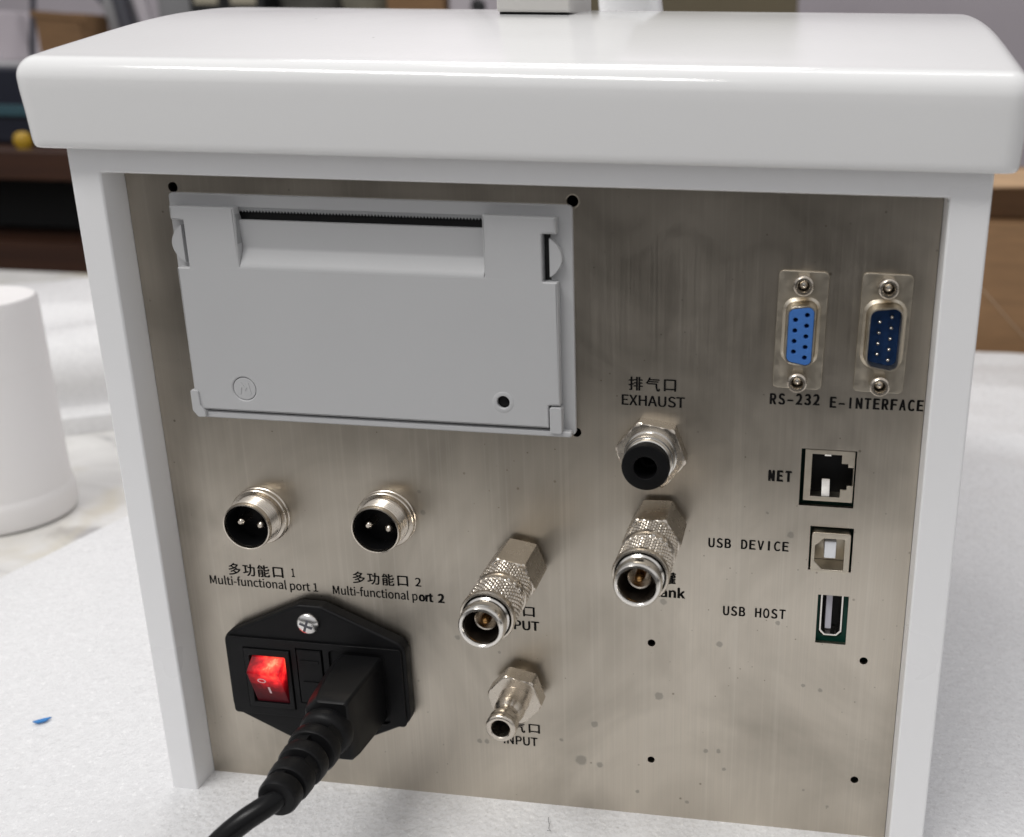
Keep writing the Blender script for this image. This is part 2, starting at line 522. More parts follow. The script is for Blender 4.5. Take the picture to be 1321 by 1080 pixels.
def put_cjk(bm, s, x0, x1, z0, z1, y=-0.06, bold=0.0):
    """each character in a square cell from x0 to x1, standing from z0 to z1"""
    w = (x1-x0)/(len(s)+(len(s)-1)*0.18)
    for i, ch in enumerate(s):
        me = text_mesh(ch, bold)
        a, b, c, d = bbox(me)
        cw = b-a; chh = d-c
        k = 0.86 if ch in '口' else 1.0
        sz = (z1-z0)*k/chh; sxx = w*k/cw
        xs = x0+i*w*1.18+w*(1-k)/2
        mt = Matrix(((sxx, 0, 0, xs-a*sxx), (0, 0, -1, y), (0, sz, 0, z0+(z1-z0)*(1-k)*0.4-c*sz), (0, 0, 0, 1)))
        bm.merge(me, mt); bpy.data.meshes.remove(me)
def put_mono(bm, s, x0, x1, z, cap, bold=0.0, y=-0.06, dz=0.0):
    """narrow fixed-pitch letters"""
    pitch = (x1-x0)/(len(s)-0.20)
    gw = pitch*0.80
    for i, ch in enumerate(s):
        if ch == ' ': continue
        me = text_mesh(ch, bold)
        a, b, c, d = bbox(me)
        w = {'I': 0.12, '-': 0.95, '1': 0.5, 'J': 0.8}.get(ch, 1.0)*gw
        if ch == 'I': w = gw*0.34
        sxx = w/(b-a); sz = cap/CAPH
        xs = x0+i*pitch+(gw-w)/2
        zz = z+dz*i/len(s)
        if ch == '-': zz += 0.0
        mt = Matrix(((sxx, 0, 0, xs-a*sxx), (0, 0, -1, y), (0, sz, 0, zz), (0, 0, 0, 1)))
        bm.merge(me, mt); bpy.data.meshes.remove(me)

# ================================================================== THE SETTING
b = B(); b.box(-6000, 6000, 2500, 2560, -760, 2600)
tag(b.build('wall', 'wall', smooth=0), kind='structure')
b = B(); b.box(-6000, 6000, -4000, 2500, -800, -760)
tag(b.build('floor', 'floor', smooth=0), kind='structure')

tb = empty('work_table', (0, 0, -760))
tag(tb, 'work table with a stained white marble top under the foam sheet', 'table')
b = B(); b.box(-720, 760, -250, 740, -32, -3); b.bevel(3, 3)
b.build('tabletop', 'marble', tb, (0, 0, 0)).location = (0, 0, 0.76)
for (x, y) in ((-660, -200), (700, -200), (-660, 690), (700, 690)):
    b = B(); b.box(x-22, x+22, y-22, y+22, -760, -32.5)
    b.build('leg', 'mid_grey', tb).location = (0, 0, 0.76)

# ---- white foam sheet under the instrument
def foam_sheet():
    nx, ny = 190, 250
    FL, BL, BR, FR = Vector((-226, -215)), Vector((-72, 592)), Vector((470, 544)), Vector((440, -215))
    from mathutils import noise
    bm = B(); top = []
    for j in range(ny+1):
        v = j/ny; row = []
        for i in range(nx+1):
            u = i/nx
            p = (FL*(1-u)+FR*u)*(1-v)+(BL*(1-u)+BR*u)*v
            e = min(u*40, (1-u)*40, v*60, (1-v)*60, 1)
            w = noise.noise(Vector((p.x*0.012, p.y*0.02, 3.1)))*0.9+noise.noise(Vector((p.x*0.035, p.y*0.05, 7.7)))*0.45
            far = max(0.0, min(1.0, (p.y-190)/160))
            w = w*(0.35+1.5*far)+far*1.6*noise.noise(Vector((p.x*0.01+4, p.y*0.028, 1.3)))
            near = 1.0 if (-12 < p.x < 228 and -16 < p.y < 230) else 0.0
            z = -0.6+w*(1-near)
            z += 4.0*max(0, (p.y-538)/14)*far
            z = max(z, -2.2)
            row.append(bm.bm.verts.new((p.x, p.y, z-0.5*(1-e))))
        top.append(row)
    for j in range(ny):
        for i in range(nx):
            bm.bm.faces.new((top[j][i], top[j][i+1], top[j+1][i+1], top[j+1][i]))
    rim = [top[0][i] for i in range(nx+1)]+[top[j][nx] for j in range(1, ny+1)]+[top[ny][i] for i in range(nx-1, -1, -1)]+[top[j][0] for j in range(ny-1, 0, -1)]
    low = [bm.bm.verts.new((q.co.x, q.co.y, -2.95)) for q in rim]
    k = len(rim)
    for i in range(k): bm.bm.faces.new((rim[i], low[i], low[(i+1) % k], rim[(i+1) % k]))
    return bm.build('foam_sheet', 'foam')
tag(foam_sheet(), 'large white sheet of cellular packing foam lying flat under the instrument', 'foam sheet')

b = B()
b.prism([(-74.6, 13.6), (-72.5, 13.2), (-70.6, 14.6), (-70.1, 16.9), (-72.3, 15.6)], -0.35, 0.15, f=lambda a, q, y: (a, q, y+0.35))
tag(b.build('plastic_scrap', 'scrap', smooth=0), 'tiny torn scrap of blue film lying on the white foam', 'scrap')
b = B(); b.tube([(112.2, -6.5, .2), (112.5, -8.2, .6), (113.3, -10, .7), (113.6, -11.8, .6), (114.4, -12.4, .5), (113.2, -12.2, .4)], 0.08, 6)
tag(b.build('hair', 'ink'), 'short dark hair lying on the foam before the steel panel', 'hair')

# ---- white roll standing at the left
b = B()
R0 = 30.0
prof = [(R0-1.5, -2.6), (R0+0.6, -2.0), (R0+1.6, 1), (R0+1.6, 9), (R0+0.8, 12), (R0+0.2, 13.5), (R0, 40), (R0-0.2, 70), (R0-0.3, 73.4), (R0-0.1, 74.2), (R0-0.05, 76), (R0-0.1, 100), (R0-0.2, 107), (R0-1.4, 108.6), (R0-4, 109.2), (2, 109.6)]
b.lathe((-215, 172, 0), prof, (0, 0, 1), 96)
tag(b.build('jar', 'roll'), 'plain white cylindrical jar standing on the marble at the left edge', 'jar')

# ---- folded foam lying behind the jar
def folded_foam():
    bm = B()
    A, D = Vector((-420, 170)), Vector((0.82, 0.572))
    nrm = Vector((-0.572, 0.82))
    prof = [(0, -2.9), (0, 7), (1.5, 8.5), (8, 9), (13, 9.3), (15, 11), (15, 16), (13, 24), (12.5, 30), (15, 38), (21, 45), (30, 50), (42, 53), (56, 54), (72, 52), (88, 48), (100, 47), (112, 50), (122, 53), (130, 54), (170, 54), (205, 53), (232, 52), (236, 49), (236, -2.9)]
    rings = []
    from mathutils import noise
    for k in range(29):
        s = k*14
        ring = []
        for (d, z) in prof:
            p = A+D*s+nrm*d
            zz = z if z < 0 else z+noise.noise(Vector((s*0.02, d*0.02, 2)))*3*(1 if z > 15 else 0.2)-(0.05*(s-200)*min(1, d/200))*0.2
            ring.append((p.x, p.y, zz))
        rings.append(ring)
    return bm.loft(rings).build('folded_foam', 'foam_smooth', smooth=50)
tag(folded_foam(), 'folded white foam padding lying on the marble behind the jar', 'foam padding')

# ---- left background furniture
cb = empty('wooden_cabinet', (-850, 1100, -760))
tag(cb, 'dark brown open wooden cabinet with a black inside behind the table', 'cabinet')
def part(name, mt, root, bm, **k):
    o = bm.build(name, mt, root, **k)
    o.location = o.location-root.location
    return o
b = B(); b.box(-1300, -400, 900, 1330, 74, 110); b.bevel(3, 2); part('top', 'wood', cb, b)
b = B(); b.box(-1300, -1275, 902, 1330, -760, 73.5); part('side_panel', 'wood', cb, b, smooth=0)
b = B(); b.box(-425, -400, 902, 1330, -760, 73.5); part('side_panel', 'wood', cb, b, smooth=0)
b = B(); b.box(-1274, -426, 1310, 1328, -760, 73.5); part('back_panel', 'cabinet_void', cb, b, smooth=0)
b = B(); b.box(-1274, -426, 905, 1309, -45, -3); part('shelf', 'wood', cb, b, smooth=0)
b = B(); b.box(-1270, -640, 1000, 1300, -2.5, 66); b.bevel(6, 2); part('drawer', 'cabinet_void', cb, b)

dv = empty('equipment_case', (-880, 1040, 110))
tag(dv, 'navy black equipment case with a teal panel standing on the brown cabinet', 'equipment case')
b = B(); b.box(-1080, -745, 985, 1200, 110.5, 206); b.bevel(5, 3); part('body', 'navy', dv, b)
b = B(); b.box(-930, -815, 980, 984.5, 146, 160); b.bevel(1, 2); part('panel', 'teal', dv, b)
b = B(); b.lathe((-795, 930, 110.2), [(8, 0), (8, 3), (10, 5), (10.5, 10), (9, 16), (6, 19), (2, 20)], (0, 0, 1), 24)
b.build('yellow_cap', 'yellow')
bpy.data.objects['yellow_cap'].location.z += 0.0
tag(bpy.data.objects['yellow_cap'], 'small yellow cap on the brown cabinet beside the navy case', 'cap')

ct = empty('storage_counter', (-700, 1700, -760))
tag(ct, 'long light grey storage counter along the back wall', 'counter')
b = B(); b.box(-1700, 400, 1480, 1950, 186, 210); b.bevel(3, 2); part('counter_top', 'counter', ct, b)
b = B(); b.box(-1680, 380, 1500, 1940, -760, 185.5); part('base_cabinet', 'counter', ct, b, smooth=0)

b = B(); b.box(-1200, -1116, 1500, 1580, 211, 294); b.bevel(1.5, 2)
bx = b.build('cardboard_box', 'card')
tag(bx, 'small brown cardboard box at the left end of the grey counter', 'box')
b = B(); b.box(-1205, -1100, 1498, 1499.4, 284, 295, Matrix.Rotation(0.06, 4, 'Y')); b.build('flap', 'card', bx, smooth=0)
b = B(); b.lathe((-1085, 1590, 211), [(30, 0), (36, 20), (33, 60), (36, 100), (28, 150), (12, 190), (5, 196)], (0, 0, 1), 28, wob=lambda t, h: 4*math.sin(3*t+h*0.05))
tag(b.build('plastic_bag', 'grey_bag'), 'upright grey plastic bag on the counter right of the small box', 'bag')
b = B(); b.tube([(-1028, 1520, 211), (-1062, 1520, 420)], 14, 20)
tag(b.build('dark_tube', 'dark_grey'), 'dark grey tube leaning on the counter beside the grey bag', 'tube')
b = B(); b.tube([(-985, 1520, 211), (-1030, 1520, 420)], 12, 20)
tag(b.build('white_tube', 'lilac'), 'whitish tube leaning on the counter beside the dark tube', 'tube')
b = B(); b.box(-990, -906, 1540, 1700, 211, 430); b.bevel(4, 2)
tag(b.build('grey_case', 'mid_grey'), 'plain grey metal case on the counter left of the black crates', 'case')
for x0, x1, lab in ((-903, -838, 'black crate with a beige label standing against the grey case'), (-836, -768, 'black crate with a beige label next to the dark olive sack')):
    b = B(); b.box(x0, x1, 1500, 1640, 211, 420); b.bevel(2, 2)
    o = b.build('black_crate', 'soot')
    tag(o, lab, 'crate', 'black crates on the counter')
    b = B(); b.box(x0+10, x1-12, 1498.2, 1499.6, 311, 360); b.build('paper_label', 'beige', o, smooth=0)
b = B(); b.lathe((-706, 1560, 211), [(50, 0), (58, 20), (55, 80), (57, 140), (40, 200), (20, 230)], (0, 0, 1), 28, wob=lambda t, h: 5*math.sin(4*t+h*0.03))
tag(b.build('olive_sack', 'murk'), 'dark olive fabric sack on the counter right of the black crates', 'sack')
b = B(); b.lathe((-600, 1560, 211), [(46, 0), (52, 20), (48, 80), (52, 120), (36, 200), (18, 230)], (0, 0, 1), 28, wob=lambda t, h: 5*math.sin(3*t+1+h*0.03))
tag(b.build('khaki_sack', 'khaki'), 'pale khaki cloth sack on the counter left of the large carton', 'sack')
b = B(); b.box(-546, -446, 1500, 1640, 211, 430); b.bevel(1.5, 2)
tag(b.build('carton', 'card'), 'tall brown carton on the counter left of the lilac post', 'carton')
b = B(); b.box(-441, -400, 1510, 1560, 211, 900); b.bevel(2, 2)
po = b.build('post', 'lilac'); tag(po, 'pale lilac post standing on the counter behind the handle', 'post')
b = B(); b.lathe((-388, 1512, 312), [(9, 0), (12, 3), (12, 12), (8, 18)], (0, -1, 0), 24); b.build('knob', 'soot', po)
b = B(); b.tube([(-1130, 1640, 211), (-1150, 1640, 300), (-1210, 1640, 380), (-1300, 1640, 360), (-1330, 1640, 212)], 6, 12)
tag(b.build('hose', 'dark_grey'), 'dark hose bowed upward on the counter behind the small cardboard box', 'hose')
b = B(); b.box(-1480, -1330, 1560, 1700, 211, 300); b.bevel(4, 2)
tag(b.build('pale_case', 'lilac'), 'pale lilac case at the far left end of the grey counter', 'case')
b = B(); b.box(-215, 146, 1480, 1500, 211, 900); b.bevel(2, 2)
tag(b.build('olive_board', 'olive'), 'large flat olive board standing upright on the counter', 'board')

# ---- right background: cardboard boxes at the end of the foam
b = B(); b.box(268, 640, 574, 736, -2.9, 106); b.bevel(1.2, 2)
cx1 = b.build('cardboard_box', 'card')
tag(cx1, 'brown cardboard box tied with string standing behind the foam edge, lower of two', 'box', 'cardboard boxes at the right')
b = B(); b.tube([(316, 572.6, 58), (326, 572.8, 49), (345, 572.9, 29), (372, 572.8, 2)], 0.45, 6); b.build('string', 'string', cx1)
b = B(); b.box(262, 640, 598, 736, 106.3, 136); b.bevel(1.2, 2)
cx2 = b.build('cardboard_box', 'card_shaded')
tag(cx2, 'brown cardboard box in a shaded tone with a pale open flap, upper of two behind the foam', 'box', 'cardboard boxes at the right')
b = B(); b.box(255, 640, 572, 640, 141, 142.6, Matrix.Rotation(0.10, 4, 'X') @ Matrix.Rotation(-0.045, 4, 'Y')); b.build('flap', 'card_pale', cx2, smooth=0)

# ================================================================== THE INSTRUMENT
ins = empty('laboratory_instrument', (0, 0, 0))
tag(ins, 'white laboratory instrument with domed lid and brushed steel rear panel full of ports', 'laboratory instrument')
W = 213.3
# ---- housing: side walls and header as one painted shell
b = B()
b.prism([(-8.5, -2.2), (0, -2.2), (0, 189.7), (W, 189.7), (W, -2.2), (222.9, -2.2), (222.9, 200), (-8.5, 200)], -9.3, 224)
b.bevel(0.7, 3)
b.box(0.5, W-0.5, 218, 222, -2, 189)
b.build('housing', 'white_body', ins)

# ---- lid: domed top, rounded plan corners, rolled upper edge
def lid_z(y):
    P = [(-15, 216.4), (-6, 218.6), (0, 219.9), (6, 221.2), (16, 223.4), (28, 226.0), (41, 228.6), (57, 231.1), (77, 233.4), (95, 234.7), (108, 235.0)]
    y = y if y < 108 else 216-y
    y = max(-15, y)
    for (a, za), (c, zc), in zip(P, P[1:]):
        if a <= y <= c: return za+(zc-za)*(y-a)/(c-a)
    return P[-1][1]
def lid_s(y):                                # smoothed
    return sum(lid_z(y+d) for d in (-6, -3, 0, 3, 6))/5
def make_lid():
    X0, X1, Y0, Y1, ZB, RC, RT = -17.0, 229.2, -15.2, 231.0, 195.9, 6.0, 5.0
    def plan(d):                             # rounded rectangle, inset by d
        rc = max(RC-d, 0.6)
        x0, x1, y0, y1 = X0+d, X1-d, Y0+d, Y1-d
        if y1-y0 < 1.4: y0 = (y0+y1)/2-0.7; y1 = y0+1.4
        pts = []
        def seg(a, b, n):
            for i in range(n): pts.append((a[0]+(b[0]-a[0])*i/n, a[1]+(b[1]-a[1])*i/n))
        def arc(cx, cy, a0):
            for i in range(8): pts.append((cx+rc*math.cos(a0+PI/2*i/8), cy+rc*math.sin(a0+PI/2*i/8)))
        seg((x0+rc, y0), (x1-rc, y0), 16); arc(x1-rc, y0+rc, -PI/2)
        seg((x1, y0+rc), (x1, y1-rc), 50); arc(x1-rc, y1-rc, 0)
        seg((x1-rc, y1), (x0+rc, y1), 16); arc(x0+rc, y1-rc, PI/2)
        seg((x0, y1-rc), (x0, y0+rc), 50); arc(x0+rc, y0+rc, PI)
        return pts
    rings = []
    for d, z in ((3.0, ZB), (2.2, ZB), (1.75, ZB+.15), (1.35, ZB+.6), (1.15, ZB+1.2), (1.0, ZB+2.2), (0.55, ZB+9), (0.1, ZB+14)):
        rings.append([(p, q, z) for p, q in plan(d)])
    for k in range(11):
        a = PI/2*k/10
        d = RT*(1-math.cos(a))
        rings.append([(p, q, lid_s(q)+0.55-RT*(1-math.sin(a))) for p, q in plan(d)])
    for d in (6.5, 9, 13, 20, 30, 45, 60, 75, 90, 105, 116, 122):
        rings.append([(p, q, lid_s(q)+0.55) for p, q in plan(d)])
    b = B(); b.loft(rings)
    return b.build('lid', 'white', ins, smooth=60)
make_lid()

# ---- carry handle: two feet and a grip
gr = B()
prs = []
for i in range(25):
    y = 62+i*(125/24)
    z = 262+18*math.sin(PI*i/24)
    prs.append((y, z))
rings = []
for (y, z) in prs:
    rings.append([(98.5+9.5*math.cos(t), y, z+6*math.sin(t)) for t in [2*PI*k/20 for k in range(20)]])
gr.loft(rings)
hd = gr.build('carry_handle', 'handle', ins)
b = B(); b.box(85.2, 107.6, 60, 91, 232.75, 266); b.bevel(0.8, 3); b.build('front_mount', 'handle', hd)
b = B(); b.box(86.0, 106.8, 60.8, 90.2, 230.5, 232.7); b.build('seam_shade', 'black_rubber', hd, smooth=0)  # black strip added to draw the dark shaded seam under the foot
b = B()
rings = []
for z, x0, x1 in ((216, 94.0, 118.9), (228, 94.0, 118.6), (236, 92.9, 117.9), (241, 92.4, 117.2), (247, 92.2, 116.4), (256, 92.2, 114.2), (268, 92.2, 110.0)):
    rings.append([(p, q, z) for p, q in rpoly(rect(x0, x1, 172, 188), 4, 4)])
b.loft(rings); b.build('rear_mount', 'white_body', hd)

# ---- steel rear panel with its cut-outs
cuts = [circ(13.43, 185.45, 1.35), circ(121.5, 185.1, 1.5), circ(121.5, 122.9, 1.3), circ(142.45, 59.5, 1.15), circ(142.55, 19.45, 1.1), circ(202.95, 59.3, 1.15), circ(203.05, 19.15, 1.15),
        rect(182.4, 197.0, 105.7, 122.1), rect(185.9, 197.6, 86.6, 99.8), rect(189.1, 197.6, 63.95, 79.15)]
b = sheet(rect(0.15, W-0.15, -1.8, 189.5), cuts, 0, 1.4)
pn = b.build('rear_panel', 'steel', ins, smooth=30)
b = B(); b.lathe((121.5, 0.02, 185.1), [(1.52, 0), (1.56, .08), (1.8, .06), (1.86, 0)], (0, -1, 0), 32, False, False)
b.build('hole_rim', 'tin', pn)
b = B(); b.box(1, W-1, 30, 32, 0, 188); b.build('dark_backing', 'black', ins, smooth=0)  # black sheet added behind the cut-outs, stands in for the unlit interior
b = B(); b.box(176, 209, 8, 9.6, 50, 128); b.build('circuit_board', 'pcb', ins, smooth=0)

def letter(fn):
    bm = B(); fn(bm); return bm.build('port_lettering', 'ink', pn, smooth=0)
letter(lambda k: put_mono(k, 'RS-232', 173.36, 186.4, 134.05, 2.85, 0.13, dz=.4))
letter(lambda k: put_mono(k, 'E-INTERFACE', 188.96, 212.95, 133.95, 2.85, 0.13, dz=.35))
letter(lambda k: put_mono(k, 'NET', 173.85, 180.2, 112.35, 2.95, 0.26))
letter(lambda k: put_mono(k, 'USB DEVICE', 158.16, 180.35, 91.4, 2.75, 0.06, dz=.3))
letter(lambda k: put_mono(k, 'USB HOST', 162.8, 180.45, 70.5, 2.85, 0.06, dz=.2))
letter(lambda k: put_text(k, 'EXHAUST', 133.95, 151.0, 131.6, 2.85, 0.0))
letter(lambda k: put_cjk(k, '排气口', 135.8, 148.9, 135.75, 139.6))
letter(lambda k: (put_cjk(k, '多功能口', 14.4, 32.0, 71.1, 75.1), put_text(k, '1', 34.3, 35.3, 72.0, 2.7)))
letter(lambda k: put_text(k, 'Multi-functional port 1', 7.95, 42.1, 67.65, 2.75, -0.04))
letter(lambda k: (put_cjk(k, '多功能口', 53.3, 70.6, 71.5, 75.4), put_text(k, '2', 72.4, 74.3, 72.05, 2.7)))
letter(lambda k: (put_text(k, 'Multi-functional p', 46.75, 72.9, 67.35, 2.75, -0.03), put_text(k, 'ort', 73.2, 77.7, 67.3, 2.75, 0.14), put_text(k, '2', 79.0, 81.1, 67.25, 2.75, 0.16)))
letter(lambda k: (put_cjk(k, '进气口', 94.6, 108.4, 64.7, 68.4), put_text(k, 'INPUT', 97.6, 109.35, 60.45, 2.95, 0.04)))
letter(lambda k: (put_cjk(k, '进气口', 94.9, 108.8, 24.8, 28.4), put_text(k, 'INPUT', 97.0, 107.7, 20.4, 2.95, 0.0)))
letter(lambda k: (put_cjk(k, '储气罐', 136.6, 149.3, 78.9, 82.7, bold=0.08), put_text(k, 'Gas tank', 135.2, 152.0, 74.75, 2.95, 0.06)))

# ---- receipt printer in the panel
b = sheet(rpoly(rect(12.7, 121.7, 122.6, 184.3), 1.2), [rect(31.5, 98.6, 176.8, 180.9)], -1.5, -0.02, 0.35)
pr = b.build('receipt_printer', 'printer', ins)
b = B(); b.box(31, 99, -0.3, -0.05, 176, 181.4); b.build('paper_slot', 'black', pr, smooth=0)
# serrated tear bar
teeth = [(31.6, 181.2)]
n = 76
for i in range(n):
    x = 31.6+66.9*i/n
    teeth += [(x, 180.35), (x+66.9/n/2, 179.65)]
teeth += [(98.5, 180.35), (98.5, 181.2)]
b = B(); b.prism(teeth, -1.25, -0.75); b.build('tear_bar', 'printer_dark', pr, smooth=0)
# cover
def printer_cover():
    yb, yf = -1.5, -4.5
    out = rpoly([(14.4, 125.0), (115.0, 125.2), (115.0, 131.6), (118.2, 131.6), (118.2, 164.9), (114.3, 164.9), (114.3, 177.2), (118.1, 177.2), (118.1, 181.5), (99.0, 181.5), (99.0, 165.6),
                 (32.3, 165.6), (32.3, 181.2), (14.4, 181.2), (14.4, 177.5), (17.9, 177.5), (17.9, 164.9), (14.4, 164.9)], 0.25, 2)
    b = sheet(out, [circ(102.7, 131.9, 1.72), circ(29.3, 131.6, 3.35, 40)], yf, yb-0.02, 0.45)
    return b.build('printer_cover', 'printer', pr, smooth=40)
printer_cover()
b = B()   # recess floor and ramp under the slot
prof = [(-1.6, 177.9), (-2.75, 177.8), (-2.35, 174), (-1.9, 170.8), (-2.2, 169.8), (-4.0, 166.6), (-4.45, 165.9), (-4.49, 165.3), (-4.3, 165.1), (-1.55, 165.1)]
b.prism(prof, 32.4, 98.9, f=lambda a, q, x: (x, a, q)); b.build('paper_chute', 'printer', pr)
b = B(); b.prism([(32.0, 165.2), (32.6, 178.2), (31.9, 181), (31.9, 165.2)], -4.2, -1.6); b.build('chute_side', 'printer_dark', pr)
# latches: D-shaped thumb wheels
def latch(x, s):
    pts = []
    for i in range(17):
        t = -1+2*i/16
        pts.append((x+s*3.3*(1-t*t)**0.9, 171.0+t*5.1))
    pts = pts if s > 0 else pts[::-1]
    b = B(); b.prism(pts, -3.5, -1.2); b.bevel(0.2, 2); b.build('latch', 'printer', pr)
latch(116.0, 1); latch(16.5, -1)
b = B(); b.box(114.35, 116.0, -1.62, -1.53, 165, 177.1); b.build('latch_gap', 'black', pr, smooth=0)
b = B(); b.prism(rpoly([(15.3, 122.4), (121.0, 122.6), (121.0, 124.3), (16.2, 124.3)], 0.7), -3.9, -1.5); b.bevel(0.5, 3); b.build('lower_lip', 'printer', pr)
b = B(); b.prism(rpoly([(13.4, 124.6), (14.9, 122.7), (17.2, 122.9), (17.2, 124.5), (16.0, 126.2), (15.8, 130.6), (13.4, 130.6)], 0.5), -5.0, -1.5); b.bevel(0.35, 2); b.build('hinge', 'printer', pr)
b = B(); b.prism(rpoly(rect(115.25, 118.6, 123.7, 131.2), 0.7), -4.7, -1.5); b.bevel(0.35, 2); b.build('hinge', 'printer', pr)
b = B(); b.box(15.9, 115.1, -1.7, -1.55, 124.2, 125.4); b.build('lower_gap', 'black', pr, smooth=0)
b = B(); b.lathe((102.7, -3.2, 131.9), [(1.65, 0), (1.65, .5), (1.2, .7), (.4, .8)], (0, -1, 0), 24); b.build('status_lamp', 'black_plastic', pr)
b = B(); b.lathe((102.7, -4.5, 131.9), [(1.74, -.05), (1.9, .12), (2.4, .16), (2.9, .04), (3.0, -.02)], (0, -1, 0), 40, False, False); b.build('lamp_rim', 'printer', pr)
b = B(); b.lathe((29.3, -1.6, 131.6), [(3.2, 0), (3.2, 2.62), (3.0, 2.72), (2.9, 2.72)], (0, -1, 0), 48)
b.prism(rpoly([(27.5, 130.2), (28.1, 130.0), (28.5, 132.2), (29.3, 130.9), (30.1, 132.2), (30.6, 130.0), (31.2, 130.2), (30.6, 133.4), (30.0, 133.4), (29.3, 132.2), (28.6, 133.4), (28.0, 133.4)], 0.1, 2), -4.42, -4.3)
b.build('maker_emblem', 'printer', pr)

# ---- serial ports
def dshape(cx, cz, w, hl, hr, r):       # long side at the right (+x)
    return rpoly([(cx-w, cz-hl), (cx+w, cz-hr), (cx+w, cz+hr), (cx-w, cz+hl)], r, 5)
ROWS = [(1.42, 2.74*(2-i)) for i in range(5)]+[(-1.42, 2.74*(1.5-i)) for i in range(4)]
def serial(cx, cz, female):
    O = (cx, 0, cz)
    fl = sheet(rpoly(rect(cx-6.25, cx+6.25, cz-15.4, cz+15.4), 1.3), [], -0.75, -0.02, 0.12).build('serial_port', 'tin', ins, O)
    def sub(bm, nm, mt, **k): 
        o = bm.build(nm, mt, fl, O, **k); o.location = (0, 0, 0); return o
    w, hl, hr, r = (3.55, 7.05, 8.1, 1.9) if female else (4.15, 7.3, 8.45, 2.3)
    h = 6.2 if female else 6.0
    outer = lambda e: dshape(cx, cz, w+e, hl+e, hr+e, r+e)
    # drawn metal shell with a flared foot
    rings = []
    for e, y in ((1.25, -0.74), (1.15, -0.95), (0.55, -1.15), (0.22, -1.6), (0.12, -h+0.15), (0.0, -h), (-0.32, -h), (-0.4, -h+0.3), (-0.42, -1.0)):
        rings.append([(p, y, q) for p, q in outer(e)])
    bm = B(); bm.loft(rings, False, True); sub(bm, 'shell', 'tin', smooth=50)
    if female:
        s = sheet(outer(-0.45), [circ(cx+a, cz+q, 0.62, 16) for a, q in ROWS], -h-0.05, -2.2, 0.1)
        sub(s, 'insert', 'blue')
        s = sheet(outer(-0.6), [], -2.4, -1.2); sub(s, 'insert_back', 'black')
    else:
        s = sheet(outer(-0.45), [], -1.9, -1.05); sub(s, 'insert', 'dark_blue')
        for a, q in ROWS:
            bm = B(); bm.lathe((cx+a, -1.85, cz+q), [(0.5, 0), (0.5, 2.9), (0.38, 3.3), (0.12, 3.5)], (0, -1, 0), 14); sub(bm, 'contact_pin', 'bright')
    for q in (-12.55, 12.55):
        bm = B()
        bm.lathe((cx, -0.72, cz+q), [(2.62, 0), (2.62, 4.3), (2.45, 4.55)], (0, -1, 0), 6, True, False)
        bm.lathe((cx, -0.72, cz+q), [(2.3, 4.35), (2.3, 4.9), (2.1, 5.1), (1.62, 5.1), (1.5, 4.9), (1.45, 1.2)], (0, -1, 0), 28, False, True)
        bm.lathe((cx, -0.72, cz+q), [(2.5, 4.5), (2.25, 4.62)], (0, -1, 0), 28, False, False)
        sub(bm, 'screw_post', 'nickel')
        bm = B(); bm.lathe((cx, -1.0, cz+q), [(1.35, 0), (1.35, 2.0), (0.9, 2.7), (0.3, 3.0)], (0, -1, 0), 20); sub(bm, 'threaded_core', 'bright')
    fl.rotation_euler = (0, math.radians(0.9), 0)
    return fl
serial(180.45, 154.2, True)['label'] = 'light blue nine-hole serial port'
serial(201.2, 154.3, False)['label'] = 'dark blue nine-pin serial port'

# ---- network port
op = [(185.3, 108.2), (193.2, 108.2), (193.2, 110.4), (194.9, 110.4), (194.9, 111.7), (196.42, 111.7), (196.42, 117.0), (194.95, 117.0), (194.95, 118.0), (193.2, 118.0), (193.2, 120.4), (185.3, 120.4)]
b = sheet(rpoly(rect(183.45, 196.6, 106.9, 121.6), 0.25), [op], 0.9, 1.5, 0.06)
npo = b.build('network_port', 'tin', ins)
b = B()
for (x0, x1, z0, z1) in ((183.5, 184.0, 107, 121.5), (196.5, 196.58, 107, 121.5)): b.box(x0, x1, 1.5, 7.9, z0, z1)
b.box(183.5, 196.5, 1.5, 7.9, 106.95, 107.3); b.box(183.5, 196.5, 1.5, 7.9, 121.2, 121.55)
b.build('shield', 'tin', npo, smooth=0)
b = B(); b.box(184.2, 196.3, 6.9, 7.4, 107.4, 121.1); b.build('socket_back', 'black_plastic', npo, smooth=0)
b = B(); b.prism([(1.0, 108.25), (1.6, 108.3), (4.4, 111.9), (4.2, 112.1), (1.2, 109.2)], 188.3, 190.4, f=lambda a, q, x: (x, a, q)); b.build('spring_tab', 'bright', npo)
b = B(); b.prism([(1.0, 120.35), (1.6, 120.3), (3.6, 119.2), (3.5, 119.0), (1.1, 119.9)], 188.6, 190.3, f=lambda a, q, x: (x, a, q)); b.build('spring_tab', 'bright', npo)

# ---- usb ports
op = [(189.6, 87.9), (195.3, 87.9), (195.3, 97.2), (189.6, 97.2), (187.4, 94.9), (187.4, 90.3)]
b = sheet(rpoly(rect(186.45, 196.85, 87.1, 98.8), 0.7), [rpoly(op, 0.35, 3)], -1.9, -1.3, 0.15)
ud = b.build('usb_device_port', 'tin', ins)
b = B(); 
for (x0, x1, z0, z1) in ((186.5, 187.0, 87.6, 98.3), (196.3, 196.8, 87.6, 98.3), (187.0, 196.3, 87.15, 87.6), (187.0, 196.3, 98.3, 98.75)): b.box(x0, x1, -1.3, 7.9, z0, z1)
b.build('shell', 'tin', ud, smooth=0)
b = B(); b.box(187.1, 196.2, 5, 5.5, 87.7, 98.2); b.build('socket_back', 'tin', ud, smooth=0)
b = B(); b.box(190.0, 193.15, -0.9, 5.0, 90.9, 95.9); b.bevel(0.25, 2); b.build('tongue', 'white_plastic', ud)
